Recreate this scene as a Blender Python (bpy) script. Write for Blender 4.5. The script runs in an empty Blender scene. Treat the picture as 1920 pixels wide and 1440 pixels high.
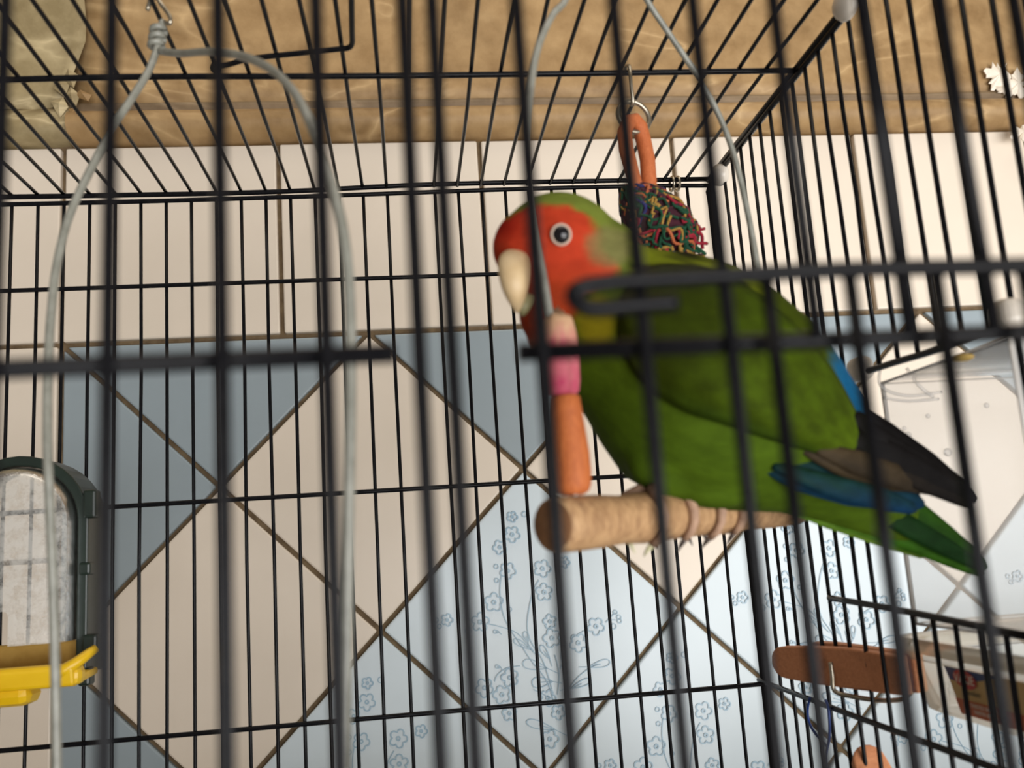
import bpy, math, random
from mathutils import Vector, Matrix, noise
from mathutils.bvhtree import BVHTree
rnd = random.Random(7)
S = bpy.context.scene
COL = S.collection
U = 0.0115                       # one bar pitch of the cage, in metres
CAMH = 1.2                       # camera height
# ------------------------------------------------------------------ camera
F, PITCH, ROLL, YAW = 1738.2, 0.1731, -0.0680, -0.1156
def rot(p, r, w):
    cp, sp, cr, sr, cy, sy = math.cos(p), math.sin(p), math.cos(r), math.sin(r), math.cos(w), math.sin(w)
    Ry = Matrix(((cy, sy, 0), (-sy, cy, 0), (0, 0, 1)))
    B = Matrix(((1, 0, 0), (0, 0, -1), (0, 1, 0)))
    Rp = Matrix(((1, 0, 0), (0, cp, sp), (0, -sp, cp)))
    Rr = Matrix(((cr, -sr, 0), (sr, cr, 0), (0, 0, 1)))
    return Rr @ Rp @ B @ Ry
MC = rot(PITCH, ROLL, YAW)
MCT = MC.transposed()
cam_d = bpy.data.cameras.new('camera'); cam = bpy.data.objects.new('camera', cam_d); COL.objects.link(cam)
R3 = Matrix((MC[0], -MC[1], -MC[2])).transposed()
cam.matrix_world = Matrix.Translation((0, 0, CAMH)) @ R3.to_4x4()
cam_d.sensor_width = 36.0; cam_d.lens = F / 1920 * 36.0
cam_d.clip_start = 0.005; cam_d.clip_end = 50
cam_d.dof.use_dof = True; cam_d.dof.focus_distance = 43 * U; cam_d.dof.aperture_fstop = 16.0
S.camera = cam
# ------------------------------------------------------------------ light
def W(X, Y, Z): return Vector((X * U, Y * U, CAMH + Z * U))
wld = bpy.data.worlds.new('room_ambient'); S.world = wld; wld.use_nodes = True
bg = wld.node_tree.nodes['Background']; bg.inputs[0].default_value = (1.0, 0.86, 0.72, 1); bg.inputs[1].default_value = 0.2
def area(name, loc, target, sx, sy, power, col):
    l = bpy.data.lights.new(name, 'AREA'); l.shape = 'RECTANGLE'; l.size = sx; l.size_y = sy; l.energy = power; l.color = col
    o = bpy.data.objects.new(name, l); COL.objects.link(o); o.location = loc
    o.rotation_euler = (target - loc).to_track_quat('-Z', 'Y').to_euler()
    return o
area('window_daylight', W(82, -145, -46), W(6, 50, 2), 2.0, 1.5, 78.0, (1.0, 0.98, 0.96))
area('doorway_daylight', W(25, -110, -14), W(5, 45, 0), 0.9, 0.3, 5.0, (0.80, 0.88, 1.0))
area('side_window_daylight', W(125, 12, 30), W(16, 42, 4), 0.9, 1.1, 0.6, (1.0, 0.92, 0.80))
area('ceiling_bounce', W(20, 15, 115), W(6, 57, 28), 1.4, 0.8, 7.0, (1.0, 0.90, 0.76))
S.view_settings.view_transform = 'Standard'; S.view_settings.look = 'None'
S.view_settings.gamma = 1.0; S.view_settings.use_curve_mapping = False
S.view_settings.exposure = 0.0
# ------------------------------------------------------------------ picture helpers (pixel ray met with a plane at a real depth)
def ray(x, y): return MCT @ Vector(((x - 960) / F, (y - 720) / F, 1.0))
def oY(x, y, Y): d = ray(x, y); return d * (Y / d.y)
def oX(x, y, X): d = ray(x, y); return d * (X / d.x)
def oZ(x, y, Z): d = ray(x, y); return d * (Z / d.z)
def w(v): return Vector((v.x * U, v.y * U, CAMH + v.z * U))
# ------------------------------------------------------------------ materials
def lin(c): return tuple((v / 12.92 if v <= .04045 else ((v + .055) / 1.055) ** 2.4) for v in c)
def rgb(r, g, b): return (*lin((r / 255, g / 255, b / 255)), 1)
class NT:
    def __init__(s, name):
        s.m = bpy.data.materials.new(name); s.m.use_nodes = True; s.t = s.m.node_tree; s.b = s.t.nodes['Principled BSDF']
    def n(s, t, **k):
        x = s.t.nodes.new(t)
        for a, v in k.items():
            if a.startswith('i_'):
                q = a[2:]; x.inputs[int(q) if q.isdigit() else q.replace('_', ' ')].default_value = v
            else: setattr(x, a, v)
        return x
    def l(s, a, b): s.t.links.new(a, b)
    def ramp(s, fac, stops):
        r = s.n('ShaderNodeValToRGB'); e = r.color_ramp.elements
        while len(e) < len(stops): e.new(0.5)
        for i, (p, c) in enumerate(stops): e[i].position = p; e[i].color = c
        s.l(fac, r.inputs[0]); return r.outputs[0]
    def noise(s, scale, detail=4, rough=.6, vec=None, dist=0.0):
        x = s.n('ShaderNodeTexNoise'); x.inputs['Scale'].default_value = scale; x.inputs['Detail'].default_value = detail
        x.inputs['Roughness'].default_value = rough; x.inputs['Distortion'].default_value = dist
        s.l(vec if vec else s.obj(), x.inputs['Vector']); return x.outputs['Fac']
    def obj(s, kind='Object', scale=None):
        t = s.n('ShaderNodeTexCoord').outputs[kind]
        if scale:
            mp = s.n('ShaderNodeMapping'); mp.inputs['Scale'].default_value = scale; s.l(t, mp.inputs[0]); return mp.outputs[0]
        return t
    def mix(s, f, a, b, mode='MIX'):
        x = s.n('ShaderNodeMix', data_type='RGBA', blend_type=mode)
        for v, i in ((f, 0), (a, 6), (b, 7)):
            if hasattr(v, 'is_linked'): s.l(v, x.inputs[i])
            else: x.inputs[i].default_value = v
        return x.outputs[2]
    def bump(s, h, strength=.3, dist=.001):
        x = s.n('ShaderNodeBump'); x.inputs['Strength'].default_value = strength; x.inputs['Distance'].default_value = dist
        s.l(h, x.inputs['Height']); s.l(x.outputs[0], s.b.inputs['Normal'])
    def set(s, **k):
        for a, v in k.items():
            q = s.b.inputs[a.replace('_', ' ')]
            if hasattr(v, 'is_linked'): s.l(v, q)
            else: q.default_value = v
        return s
def mottled(name, c1, c2, scale, rough=.5, bump=0, spec=.5, stretch=None, metal=0, **kw):
    m = NT(name); f = m.noise(scale, vec=m.obj(scale=stretch) if stretch else None)
    m.set(Base_Color=m.ramp(f, [(.3, c1), (.7, c2)]), Roughness=rough, Metallic=metal)
    m.b.inputs['Specular IOR Level'].default_value = spec
    if bump: m.bump(f, bump, kw.get('bd', .0005))
    return m.m
M_BLACK = mottled('black_enamel', (.004, .004, .005, 1), (.008, .008, .009, 1), 400, .22, .08, spec=.09)
M_GREYWIRE = mottled('grey_coated_wire', rgb(118, 118, 108), rgb(146, 146, 136), 220, .35, .2)
M_STEEL = mottled('dull_steel', rgb(150, 140, 120), rgb(190, 182, 165), 260, .3, .1, metal=.9)
M_CREAM = mottled('cream_glaze', rgb(216, 204, 188), rgb(223, 211, 195), 9, .3, .02, .3)
M_BLUE = mottled('blue_glaze', rgb(142, 154, 160), rgb(149, 161, 167), 9, .3, .02, .3)
M_FLORAL = mottled('pale_blue_glaze', rgb(198, 210, 216), rgb(204, 216, 222), 9, .3, .02, .3)
M_PRINT = mottled('blue_print_glaze', rgb(130, 160, 180), rgb(156, 182, 196), 60, .35)
M_GROUT = mottled('dirty_grout', rgb(88, 70, 48), rgb(128, 108, 80), 120, .9, .5)
M_WOOD = None
def wood(name, c1, c2, c3, sc):
    m = NT(name); v = m.obj(scale=sc); f = m.noise(18, 6, .65, v, .6); g = m.noise(70, 3, .5, v)
    c = m.mix(.35, m.ramp(f, [(.32, c1), (.55, c2), (.75, c3)]), m.ramp(g, [(.3, c1), (.7, c3)]))
    m.set(Base_Color=c, Roughness=.7); m.bump(g, .25, .0004); return m.m
M_PERCH = wood('bare_perch_wood', rgb(120, 84, 54), rgb(176, 138, 96), rgb(200, 164, 120), (22, 22, 6))
M_PEND = wood('perch_end_grain', rgb(104, 68, 38), rgb(122, 82, 48), rgb(138, 98, 60), (40, 40, 40))
M_PEG = wood('brown_peg_wood', rgb(168, 106, 68), rgb(192, 126, 84), rgb(206, 144, 102), (8, 40, 40))
M_ORANGE = wood('orange_stained_wood', rgb(150, 72, 26), rgb(178, 94, 40), rgb(196, 116, 62), (30, 30, 10))
M_TOYLOOP = wood('orange_leather', rgb(170, 84, 38), rgb(192, 104, 54), rgb(206, 122, 74), (60, 60, 20))
def bead_mat():
    m = NT('pink_chewed_wood'); at = m.n('ShaderNodeAttribute', attribute_name='tint'); n = m.noise(160, 3)
    m.set(Base_Color=m.mix(.2, at.outputs['Color'], m.ramp(n, [(.3, rgb(120, 40, 60)), (.7, rgb(230, 200, 170))])), Roughness=.75); m.bump(n, .3); return m.m
M_BEAD = bead_mat()
def marble(name, base, dark, vein, seed):
    m = NT(name); mp = m.n('ShaderNodeMapping'); mp.inputs['Location'].default_value = (seed, seed * .7, 0); m.l(m.obj(), mp.inputs[0]); v = mp.outputs[0]
    f = m.noise(9, 6, .6, v, 1.2)
    b = m.ramp(f, [(.3, dark), (.5, base), (.72, tuple(min(1, q * 1.12) for q in base[:3]) + (1,))])
    mp2 = m.n('ShaderNodeMapping'); mp2.inputs['Rotation'].default_value = (0, math.radians(28), 0); mp2.inputs['Scale'].default_value = (.55, 1, 1.7); m.l(v, mp2.inputs[0]); g = m.noise(7, 4, .5, mp2.outputs[0], .9)
    sub = m.n('ShaderNodeMath', operation='SUBTRACT'); m.l(g, sub.inputs[0]); sub.inputs[1].default_value = .5
    ab = m.n('ShaderNodeMath', operation='ABSOLUTE'); m.l(sub.outputs[0], ab.inputs[0])
    k0 = m.ramp(ab.outputs[0], [(0, (1, 1, 1, 1)), (.009, (.45, .45, .45, 1)), (.03, (0, 0, 0, 1))])
    k = m.mix(1.0, k0, m.ramp(m.noise(14, 2, .5, v), [(.34, (0, 0, 0, 1)), (.52, (1, 1, 1, 1))]), 'MULTIPLY')
    c = m.mix(k, b, vein)
    h = m.noise(40, 4, .6, v)
    c = m.mix(.36, c, m.ramp(h, [(.35, dark), (.68, vein)]))
    m.set(Base_Color=c, Roughness=.55); m.b.inputs['Specular IOR Level'].default_value = .3; m.bump(h, .35, .002); return m.m
M_MARBLE = marble('brown_marble_paper', rgb(146, 116, 76), rgb(118, 92, 58), rgb(190, 160, 116), 3.1)
M_MARBLE2 = marble('olive_marble_paper', rgb(150, 134, 98), rgb(122, 106, 74), rgb(206, 188, 148), 8.3)
M_MARBLE3 = marble('shaded_marble_paper', rgb(118, 98, 72), rgb(100, 82, 60), rgb(156, 134, 104), 5.0)  # marble paper darkened for the shade in the recessed strip
M_TORN = mottled('bare_torn_plaster', rgb(222, 210, 192), rgb(240, 232, 218), 150, .9, .5)
def clear(name, tint, milk, rough, blotch=None, trans=.45, ior=1.4):
    m = NT(name); nt = m.t; nt.nodes.remove(m.b)
    tr = m.n('ShaderNodeBsdfTransparent'); tr.inputs[0].default_value = (.97, .97, .97, 1)
    df = m.n('ShaderNodeBsdfDiffuse'); df.inputs[0].default_value = tint
    tl = m.n('ShaderNodeBsdfTranslucent'); tl.inputs[0].default_value = tint
    gl = m.n('ShaderNodeBsdfGlossy'); gl.inputs['Roughness'].default_value = rough
    a = m.n('ShaderNodeMixShader', i_0=trans); m.l(df.outputs[0], a.inputs[1]); m.l(tl.outputs[0], a.inputs[2])
    b = m.n('ShaderNodeMixShader', i_0=milk); m.l(tr.outputs[0], b.inputs[1]); m.l(a.outputs[0], b.inputs[2])
    if blotch:
        f = m.noise(blotch, 5, .7); r = m.ramp(f, [(.38, (milk * .55,) * 3 + (1,)), (.56, (min(1, milk * 1.5),) * 3 + (1,))]); m.l(r, b.inputs[0])
        bp = m.n('ShaderNodeBump'); bp.inputs['Strength'].default_value = .6; bp.inputs['Distance'].default_value = .001; m.l(f, bp.inputs['Height'])
        m.l(bp.outputs[0], gl.inputs['Normal'])
    fr = m.n('ShaderNodeFresnel', i_IOR=ior)
    c = m.n('ShaderNodeMixShader'); m.l(fr.outputs[0], c.inputs[0]); m.l(b.outputs[0], c.inputs[1]); m.l(gl.outputs[0], c.inputs[2])
    m.l(c.outputs[0], nt.nodes['Material Output'].inputs[0]); return m.m
M_BATH = clear('hazy_clear_plastic', (.95, .94, .92, 1), .28, .12, None, .45, 1.25)
M_HOOD = clear('dusty_clear_plastic', (.88, .87, .82, 1), .42, .25, 190)
M_CLIP = clear('white_translucent_plastic', (.95, .92, .87, 1), .88, .2)
M_SEED = mottled('seed_husk', rgb(170, 140, 70), rgb(200, 170, 100), 300, .8)
M_GREENP = mottled('dark_green_plastic', rgb(16, 28, 22), rgb(24, 38, 30), 80, .35)
M_YELLOW = mottled('yellow_plastic', rgb(214, 170, 10), rgb(226, 184, 26), 60, .38)
M_WCLIP = mottled('white_clip_plastic', rgb(206, 196, 182), rgb(222, 214, 202), 60, .3)
M_TRAYSHADE = mottled('shaded_yellow_plastic', rgb(150, 116, 44), rgb(168, 134, 62), 160, .7)  # tray yellow with the shade at its back put into the colour
M_TUB = clear('cream_tub_plastic', (.95, .86, .68, 1), .45, .2, None, .6)
M_RIM = clear('frosted_rim_plastic', (.86, .78, .62, 1), .5, .2, None, .6)
M_LGOLD = mottled('label_gold', rgb(206, 172, 108), rgb(216, 184, 122), 60, .45)
M_LBLUE = mottled('label_navy', rgb(40, 62, 112), rgb(48, 72, 124), 60, .4)
M_LRED = mottled('label_rust', rgb(192, 98, 56), rgb(204, 108, 64), 60, .45)
M_LLOGO = mottled('logo_red', rgb(186, 44, 34), rgb(198, 52, 40), 60, .4)
M_LWHITE = mottled('label_white', rgb(226, 214, 196), rgb(234, 224, 206), 60, .5)
M_LGREY = mottled('label_print_grey', rgb(96, 86, 60), rgb(106, 96, 70), 60, .5)
M_BLUEWIRE = mottled('blue_wire', rgb(34, 66, 140), rgb(44, 80, 160), 100, .35)
M_TRAY = mottled('dark_base_plastic', rgb(40, 42, 46), rgb(50, 52, 56), 50, .5)
M_COUNTER = mottled('pale_counter', rgb(196, 190, 182), rgb(206, 200, 192), 30, .5)
def plumage(name, amount=.35, rough=.75):
    m = NT(name); at = m.n('ShaderNodeAttribute', attribute_name='tint')
    f = m.noise(260, 4, .7, m.obj(scale=(.45, 1, 1))); g = m.noise(70, 3)
    c = m.mix(amount, at.outputs['Color'], m.ramp(f, [(.3, (.05, .05, .05, 1)), (.75, (1.05, 1.05, 1.05, 1))]), 'MULTIPLY')
    m.set(Base_Color=c, Roughness=rough); m.b.inputs['Specular IOR Level'].default_value = .06
    m.bump(f, .5, .0008); return m.m
M_PLUME = plumage('plumage'); M_FEATHER = plumage('flight_feather', .5, .6)
M_BEAK = mottled('pale_horn', rgb(190, 162, 120), rgb(208, 184, 144), 120, .5, .15)
M_BEAK2 = mottled('olive_horn', rgb(110, 104, 70), rgb(130, 124, 86), 120, .5, .15)
M_EYE = mottled('dark_eye', (.004, .004, .006, 1), (.008, .007, .008, 1), 50, .08)
M_EYERING = mottled('white_eye_skin', rgb(186, 160, 140), rgb(206, 186, 168), 120, .6)
M_FOOT = mottled('grey_foot_skin', rgb(150, 118, 96), rgb(176, 142, 116), 250, .7, .4)
M_CLAW = mottled('dark_claw', rgb(62, 52, 48), rgb(80, 68, 60), 100, .4)
M_CLAW2 = mottled('pale_claw', rgb(196, 192, 150), rgb(212, 208, 170), 100, .4)
YARN = {k: mottled('yarn_' + k, a, b, 500, .95, .6) for k, a, b in (
    ('green', rgb(10, 54, 34), rgb(18, 76, 48)), ('yellow', rgb(142, 106, 40), rgb(170, 132, 62)), ('red', rgb(120, 16, 34), rgb(158, 28, 48)),
    ('blue', rgb(28, 30, 76), rgb(44, 46, 104)), ('orange', rgb(160, 78, 42), rgb(186, 102, 62)), ('plum', rgb(48, 14, 26), rgb(70, 22, 36)))}
# ------------------------------------------------------------------ object helpers
def mesh_obj(name, verts, faces, mat, parent=None, smooth=True, attr=None, mats=None, mi=None):
    me = bpy.data.meshes.new(name); me.from_pydata([tuple(v) for v in verts], [], faces); me.update()
    o = bpy.data.objects.new(name, me); COL.objects.link(o)
    for q in (mats or [mat]): me.materials.append(q)
    if mi:
        for p, k in zip(me.polygons, mi): p.material_index = k
    if smooth:
        for p in me.polygons: p.use_smooth = True
    if attr:
        a = me.color_attributes.new('tint', 'FLOAT_COLOR', 'POINT')
        for i, c in enumerate(attr): a.data[i].color = c
    if parent: attach(o, parent)
    return o
def attach(o, parent):
    o.parent = parent
    o.matrix_parent_inverse = Matrix.Translation(parent_world(parent)).inverted()
def parent_world(p):
    v = Vector(p.location)
    if p.parent: pass
    return v
def thing(name, label, cat, loc, group=None):
    o = bpy.data.objects.new(name, None); COL.objects.link(o); o.location = loc; o.empty_display_size = .01
    o['label'] = label; o['category'] = cat
    if group: o['group'] = group
    return o
def tube(pts, r, n=8, closed=False, cap=True, sx=1.0):
    P = [Vector(p) for p in pts]; N = len(P); rr = r if isinstance(r, (list, tuple)) else [r] * N
    T = []
    for i in range(N):
        a = P[(i - 1) % N] if (closed or i > 0) else P[i]; b = P[(i + 1) % N] if (closed or i < N - 1) else P[i]
        T.append((b - a).normalized())
    ref = Vector((0, 0, 1)) if abs(T[0].z) < .9 else Vector((0, 1, 0))
    nrm = (ref - T[0] * ref.dot(T[0])).normalized(); V = []; Fc = []
    for i in range(N):
        nrm = (nrm - T[i] * nrm.dot(T[i])); nrm.normalize(); bi = T[i].cross(nrm)
        for k in range(n):
            t = 2 * math.pi * k / n; V.append(P[i] + (nrm * math.cos(t) * sx + bi * math.sin(t)) * rr[i])
    for i in range(N if closed else N - 1):
        j = (i + 1) % N
        for k in range(n): Fc.append((i * n + k, i * n + (k + 1) % n, j * n + (k + 1) % n, j * n + k))
    if cap and not closed: Fc.append(tuple(reversed(range(n)))); Fc.append(tuple(range((N - 1) * n, N * n)))
    return V, Fc
def spline(pts, sub=6, closed=False):
    P = [Vector(p) for p in pts]; N = len(P); out = []
    g = (lambda i: P[i % N]) if closed else (lambda i: P[max(0, min(N - 1, i))])
    for i in range(N if closed else N - 1):
        a, b, c, d = g(i - 1), g(i), g(i + 1), g(i + 2)
        for s in range(sub):
            t = s / sub
            out.append(.5 * ((2 * b) + (c - a) * t + (2 * a - 5 * b + 4 * c - d) * t * t + (3 * b - a - 3 * c + d) * t ** 3))
    if not closed: out.append(P[-1])
    return out
def wire(name, pts, r, mat, parent, n=8, closed=False, sub=0, sx=1.0):
    if sub:
        n0 = len(pts); pts = spline(pts, sub, closed)
        if isinstance(r, (list, tuple)):
            q = [i * (n0 - 1) / (len(pts) - 1) for i in range(len(pts))]; r = [r[min(n0 - 2, int(t))] * (1 - (t - min(n0 - 2, int(t)))) + r[min(n0 - 2, int(t)) + 1] * (t - min(n0 - 2, int(t))) for t in q]
    V, Fc = tube([w(p) for p in pts], [q * U for q in r] if isinstance(r, (list, tuple)) else r * U, n, closed, True, sx)
    return mesh_obj(name, V, Fc, mat, parent)
def bar(name, a, b, r, parent, mat=None, jit=.03, n=8):
    k = 5; a = Vector(a); b = Vector(b); pts = []
    for i in range(k):
        t = i / (k - 1); e = 0 if i in (0, k - 1) else jit
        pts.append(a.lerp(b, t) + Vector((rnd.uniform(-e, e), rnd.uniform(-e, e), 0)))
    return wire(name, pts, r, mat or M_BLACK, parent, n)
def box_vf(c, h, rot_=None):
    V = [Vector((sx * h[0], sy * h[1], sz * h[2])) for sx in (-1, 1) for sy in (-1, 1) for sz in (-1, 1)]
    if rot_: V = [rot_ @ v for v in V]
    V = [v + Vector(c) for v in V]
    return V, [(0, 1, 3, 2), (4, 6, 7, 5), (0, 4, 5, 1), (2, 3, 7, 6), (0, 2, 6, 4), (1, 5, 7, 3)]
def bevel(o, width, seg=2):
    m = o.modifiers.new('bevel', 'BEVEL'); m.width = width; m.segments = seg; m.limit_method = 'ANGLE'
    return o
def slab(name, poly_xz, y0, y1, mat, parent=None, bev=.0006, smooth=False):
    """prism: polygon in X,Z (units) from depth y0 (front) to y1 (back)"""
    n = len(poly_xz); V = [w(Vector((x, y0, z))) for x, z in poly_xz] + [w(Vector((x, y1, z))) for x, z in poly_xz]
    Fc = [tuple(range(n)), tuple(reversed(range(n, 2 * n)))] + [(i, n + i, n + (i + 1) % n, (i + 1) % n) for i in range(n)]
    o = mesh_obj(name, V, Fc, mat, parent, smooth)
    if bev: bevel(o, bev)
    return o
def sphere_vf(c, r, nu=16, nv=10, R=None):
    V = [Vector((0, 0, r[2]))]; Fc = []
    for i in range(1, nv):
        a = math.pi * i / nv
        for k in range(nu): t = 2 * math.pi * k / nu; V.append(Vector((r[0] * math.sin(a) * math.cos(t), r[1] * math.sin(a) * math.sin(t), r[2] * math.cos(a))))
    V.append(Vector((0, 0, -r[2]))); e = len(V) - 1
    for k in range(nu): Fc.append((0, 1 + k, 1 + (k + 1) % nu)); Fc.append((e, e - nu + (k + 1) % nu, e - nu + k))
    for i in range(nv - 2):
        for k in range(nu): a = 1 + i * nu + k; b = 1 + i * nu + (k + 1) % nu; Fc.append((a, a + nu, b + nu, b))
    if R: V = [R @ v for v in V]
    return [v + Vector(c) for v in V], Fc
def merge(*vf):
    V = []; Fc = []
    for a, b in vf:
        o = len(V); V += list(a); Fc += [tuple(i + o for i in f) for f in b]
    return V, Fc
# ================================================================== SETTING
DW = 56.7
wall = bpy.data.objects.new('wall_back', bpy.data.meshes.new('wall_back')); COL.objects.link(wall); wall['kind'] = 'structure'
ZT, ZS = 26.35, 13.7                      # top of the tiles, seam above the diamonds
V, Fc = box_vf(W(8, DW + 1.6, 22), (62 * U, 1.2 * U, 42 * U)); wall.data.from_pydata([tuple(v) for v in V], [], Fc); wall.data.materials.append(M_GROUT)
XS = [-46.0, -33.3, -20.44, -7.4, 5.48, 18.4, 31.1, 43.8, 56.5]
g = .14; TY0, TY1 = DW, DW + .7
def inset(poly, d):
    cx = sum(p[0] for p in poly) / len(poly); cz = sum(p[1] for p in poly) / len(poly); n = len(poly); out = []
    area_ = sum(poly[i][0] * poly[(i + 1) % n][1] - poly[(i + 1) % n][0] * poly[i][1] for i in range(n))
    if area_ < 0: poly = poly[::-1]
    L = []
    for i in range(n):
        (x0, z0), (x1, z1) = poly[i], poly[(i + 1) % n]; dx, dz = x1 - x0, z1 - z0; l = math.hypot(dx, dz)
        nx, nz = -dz / l, dx / l; L.append((x0 + nx * d, z0 + nz * d, dx / l, dz / l))
    for i in range(n):
        x0, z0, ax, az = L[i - 1]; x1, z1, bx, bz = L[i]; den = ax * bz - az * bx
        t = ((x1 - x0) * bz - (z1 - z0) * bx) / den; out.append((x0 + ax * t, z0 + az * t))
    return out
def tile(poly, mat):
    dy = rnd.uniform(-.05, .05)
    return slab('tile', inset(poly, g), TY0 + dy, TY1 + .3, mat, wall, .0013)
for i in range(len(XS) - 1): tile([(XS[i], ZS), (XS[i + 1], ZS), (XS[i + 1], ZT), (XS[i], ZT)], M_CREAM)
for j in range(3):
    for i in range(2): tile([(XS[i], ZS - 12.7 * (j + 1)), (XS[i + 1], ZS - 12.7 * (j + 1)), (XS[i + 1], ZS - 12.7 * j), (XS[i], ZS - 12.7 * j)], M_CREAM)
HX, HZ, X0, Z0 = 9.09, 9.0, -20.35, 13.65
def node(i, j): return (X0 + HX * i, Z0 - HZ * j)
# the print of the floral tiles, drawn once in tile coordinates from the centre
FL = [(965, 1000, 15), (942, 1024, 13), (957, 1068, 15), (931, 1127, 17), (1022, 1064, 16), (1025, 1108, 16), (905, 1164, 17), (843, 1160, 11), (1036, 1163, 13),
      (1040, 1194, 17), (1122, 1172, 16), (1089, 1203, 17), (961, 1268, 16), (946, 1300, 16), (913, 1287, 17), (1032, 1306, 15), (1052, 1333, 13), (960, 1335, 13), (1036, 1383, 16), (965, 967, 10), (1062, 1052, 11)]
STEM = [[(1045, 1320), (1030, 1275), (1000, 1235), (985, 1212), (960, 1175), (947, 1145), (942, 1105), (945, 1075)], [(1005, 1218), (975, 1185), (940, 1172), (922, 1168)],
        [(1040, 1290), (1022, 1235), (1000, 1200), (993, 1165), (1003, 1110), (1015, 1085)], [(1050, 1300), (1053, 1260), (1045, 1225)], [(1062, 1300), (1085, 1270), (1110, 1250), (1125, 1243)],
        [(980, 1246), (955, 1250), (938, 1262), (932, 1275)], [(1140, 1165), (1152, 1152), (1158, 1146)], [(1145, 1160), (1160, 1160)], [(1045, 1310), (1005, 1290)], [(1100, 1180), (1075, 1195)]]
LEAF = [(1030, 1250, 985, 1240, 12), (1040, 1275, 1002, 1278, 13), (1035, 1232, 1018, 1208, 7), (1000, 1215, 968, 1197, 7), (995, 1200, 988, 1182, 6), (1110, 1248, 1148, 1238, 9), (1075, 1288, 1112, 1272, 8),
        (1045, 1365, 992, 1350, 10), (940, 1182, 930, 1182, 4), (943, 1248, 934, 1247, 4), (1060, 1240, 1062, 1215, 6)]
DOTS = [(1158, 1146, 4), (1165, 1155, 4), (1166, 1162, 4), (1155, 1172, 5), (822, 1160, 4), (828, 1172, 4), (935, 1060, 4), (936, 1086, 4), (988, 962, 5), (882, 1180, 5), (960, 1140, 4)]
TC = oY(1005, 1158, DW)
def L2(x, y): v = oY(x, y, DW); return (v.x - TC.x, v.z - TC.z)
KP = 1 / 30.6
def ribbon(pts, wd, closed=False):
    n = len(pts); V = []; Fc = []
    for i in range(n):
        a = pts[i - 1] if (closed or i) else pts[i]; b = pts[(i + 1) % n] if (closed or i < n - 1) else pts[i]
        dx, dz = b[0] - a[0], b[1] - a[1]; l = math.hypot(dx, dz) or 1; nx, nz = -dz / l * wd / 2, dx / l * wd / 2
        V += [(pts[i][0] + nx, pts[i][1] + nz), (pts[i][0] - nx, pts[i][1] - nz)]
    for i in range(n if closed else n - 1): j = (i + 1) % n; Fc.append((2 * i, 2 * i + 1, 2 * j + 1, 2 * j))
    return V, Fc
def flower(cx, cz, r):
    out = []; ph = rnd.uniform(0, 6)
    pts = []
    for k in range(40):
        t = 2 * math.pi * k / 40; q = r * (.55 + .45 * abs(math.cos(2.5 * t + ph)) ** .6); pts.append((cx + q * math.cos(t), cz + q * math.sin(t)))
    out.append(ribbon(pts, .085, True)); out.append(ribbon([(cx + r * .2 * math.cos(a * math.pi / 4), cz + r * .2 * math.sin(a * math.pi / 4)) for a in range(8)], .09, True)); return out
def print_mesh():
    parts = []
    for x, y, r in FL: c = L2(x, y); parts += flower(c[0], c[1], r * KP)
    for s in STEM:
        p = [Vector((*L2(x, y), 0)) for x, y in s]; parts.append(ribbon([(q.x, q.y) for q in spline(p, 4)], .055))
    for x0, y0, x1, y1, wd in LEAF:
        a = Vector(L2(x0, y0)); b = Vector(L2(x1, y1)); d = b - a; nn = Vector((-d.y, d.x)).normalized(); pts = []
        for k in range(20):
            t = k / 20 * 2 * math.pi; s = .5 - .5 * math.cos(t); pts.append(tuple(a + d * s + nn * math.sin(t) * wd * KP * (.25 + .75 * s)))
        parts.append(ribbon(pts, .06, True))
        parts.append(ribbon([tuple(a - d * .5 + nn * .15), tuple(a), tuple(a + d * .55)], .05))
    for x, y, r in DOTS:
        c = L2(x, y); parts.append(ribbon([(c[0] + r * KP * math.cos(a * math.pi / 4), c[1] + r * KP * math.sin(a * math.pi / 4)) for a in range(8)], .06, True))
    V, Fc = merge(*[([Vector((p[0] * U, 0, p[1] * U)) for p in a], b) for a, b in parts])
    me = bpy.data.meshes.new('flower_print'); me.from_pydata([tuple(v) for v in V], [], Fc); me.materials.append(M_PRINT); return me
PRINT = print_mesh()
KINDT = {(3, 2): 'f', (5, 2): 'f', (2, 3): 'f', (4, 3): 'f', (6, 3): 'f', (7, 2): 'f', (8, 3): 'f', (2, 1): 'c', (4, 1): 'c', (6, 1): 'c', (8, 1): 'c', (1, 2): 'c', (1, 4): 'b', (3, 4): 'f', (5, 4): 'f', (7, 4): 'f'}
for i in range(0, 9):
    for j in range(0, 5):
        if (i + j) % 2 == 0: continue
        L, R_, T, B = (i - 1, j), (i + 1, j), (i, j - 1), (i, j + 1)
        if j == 0: poly = [node(*L), node(*R_), node(*B)]
        elif i == 0: poly = [node(*T), node(*R_), node(*B)]
        else: poly = [node(*L), node(*T), node(*R_), node(*B)]
        k = KINDT.get((i, j), 'b')
        t = tile(poly, {'c': M_CREAM, 'b': M_BLUE, 'f': M_FLORAL}[k])
        if k == 'f':
            p = bpy.data.objects.new('flower_print', PRINT); COL.objects.link(p); c = node(i, j)
            p.location = W(c[0], TY0 - .065, c[1]); p.parent = t
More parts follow.
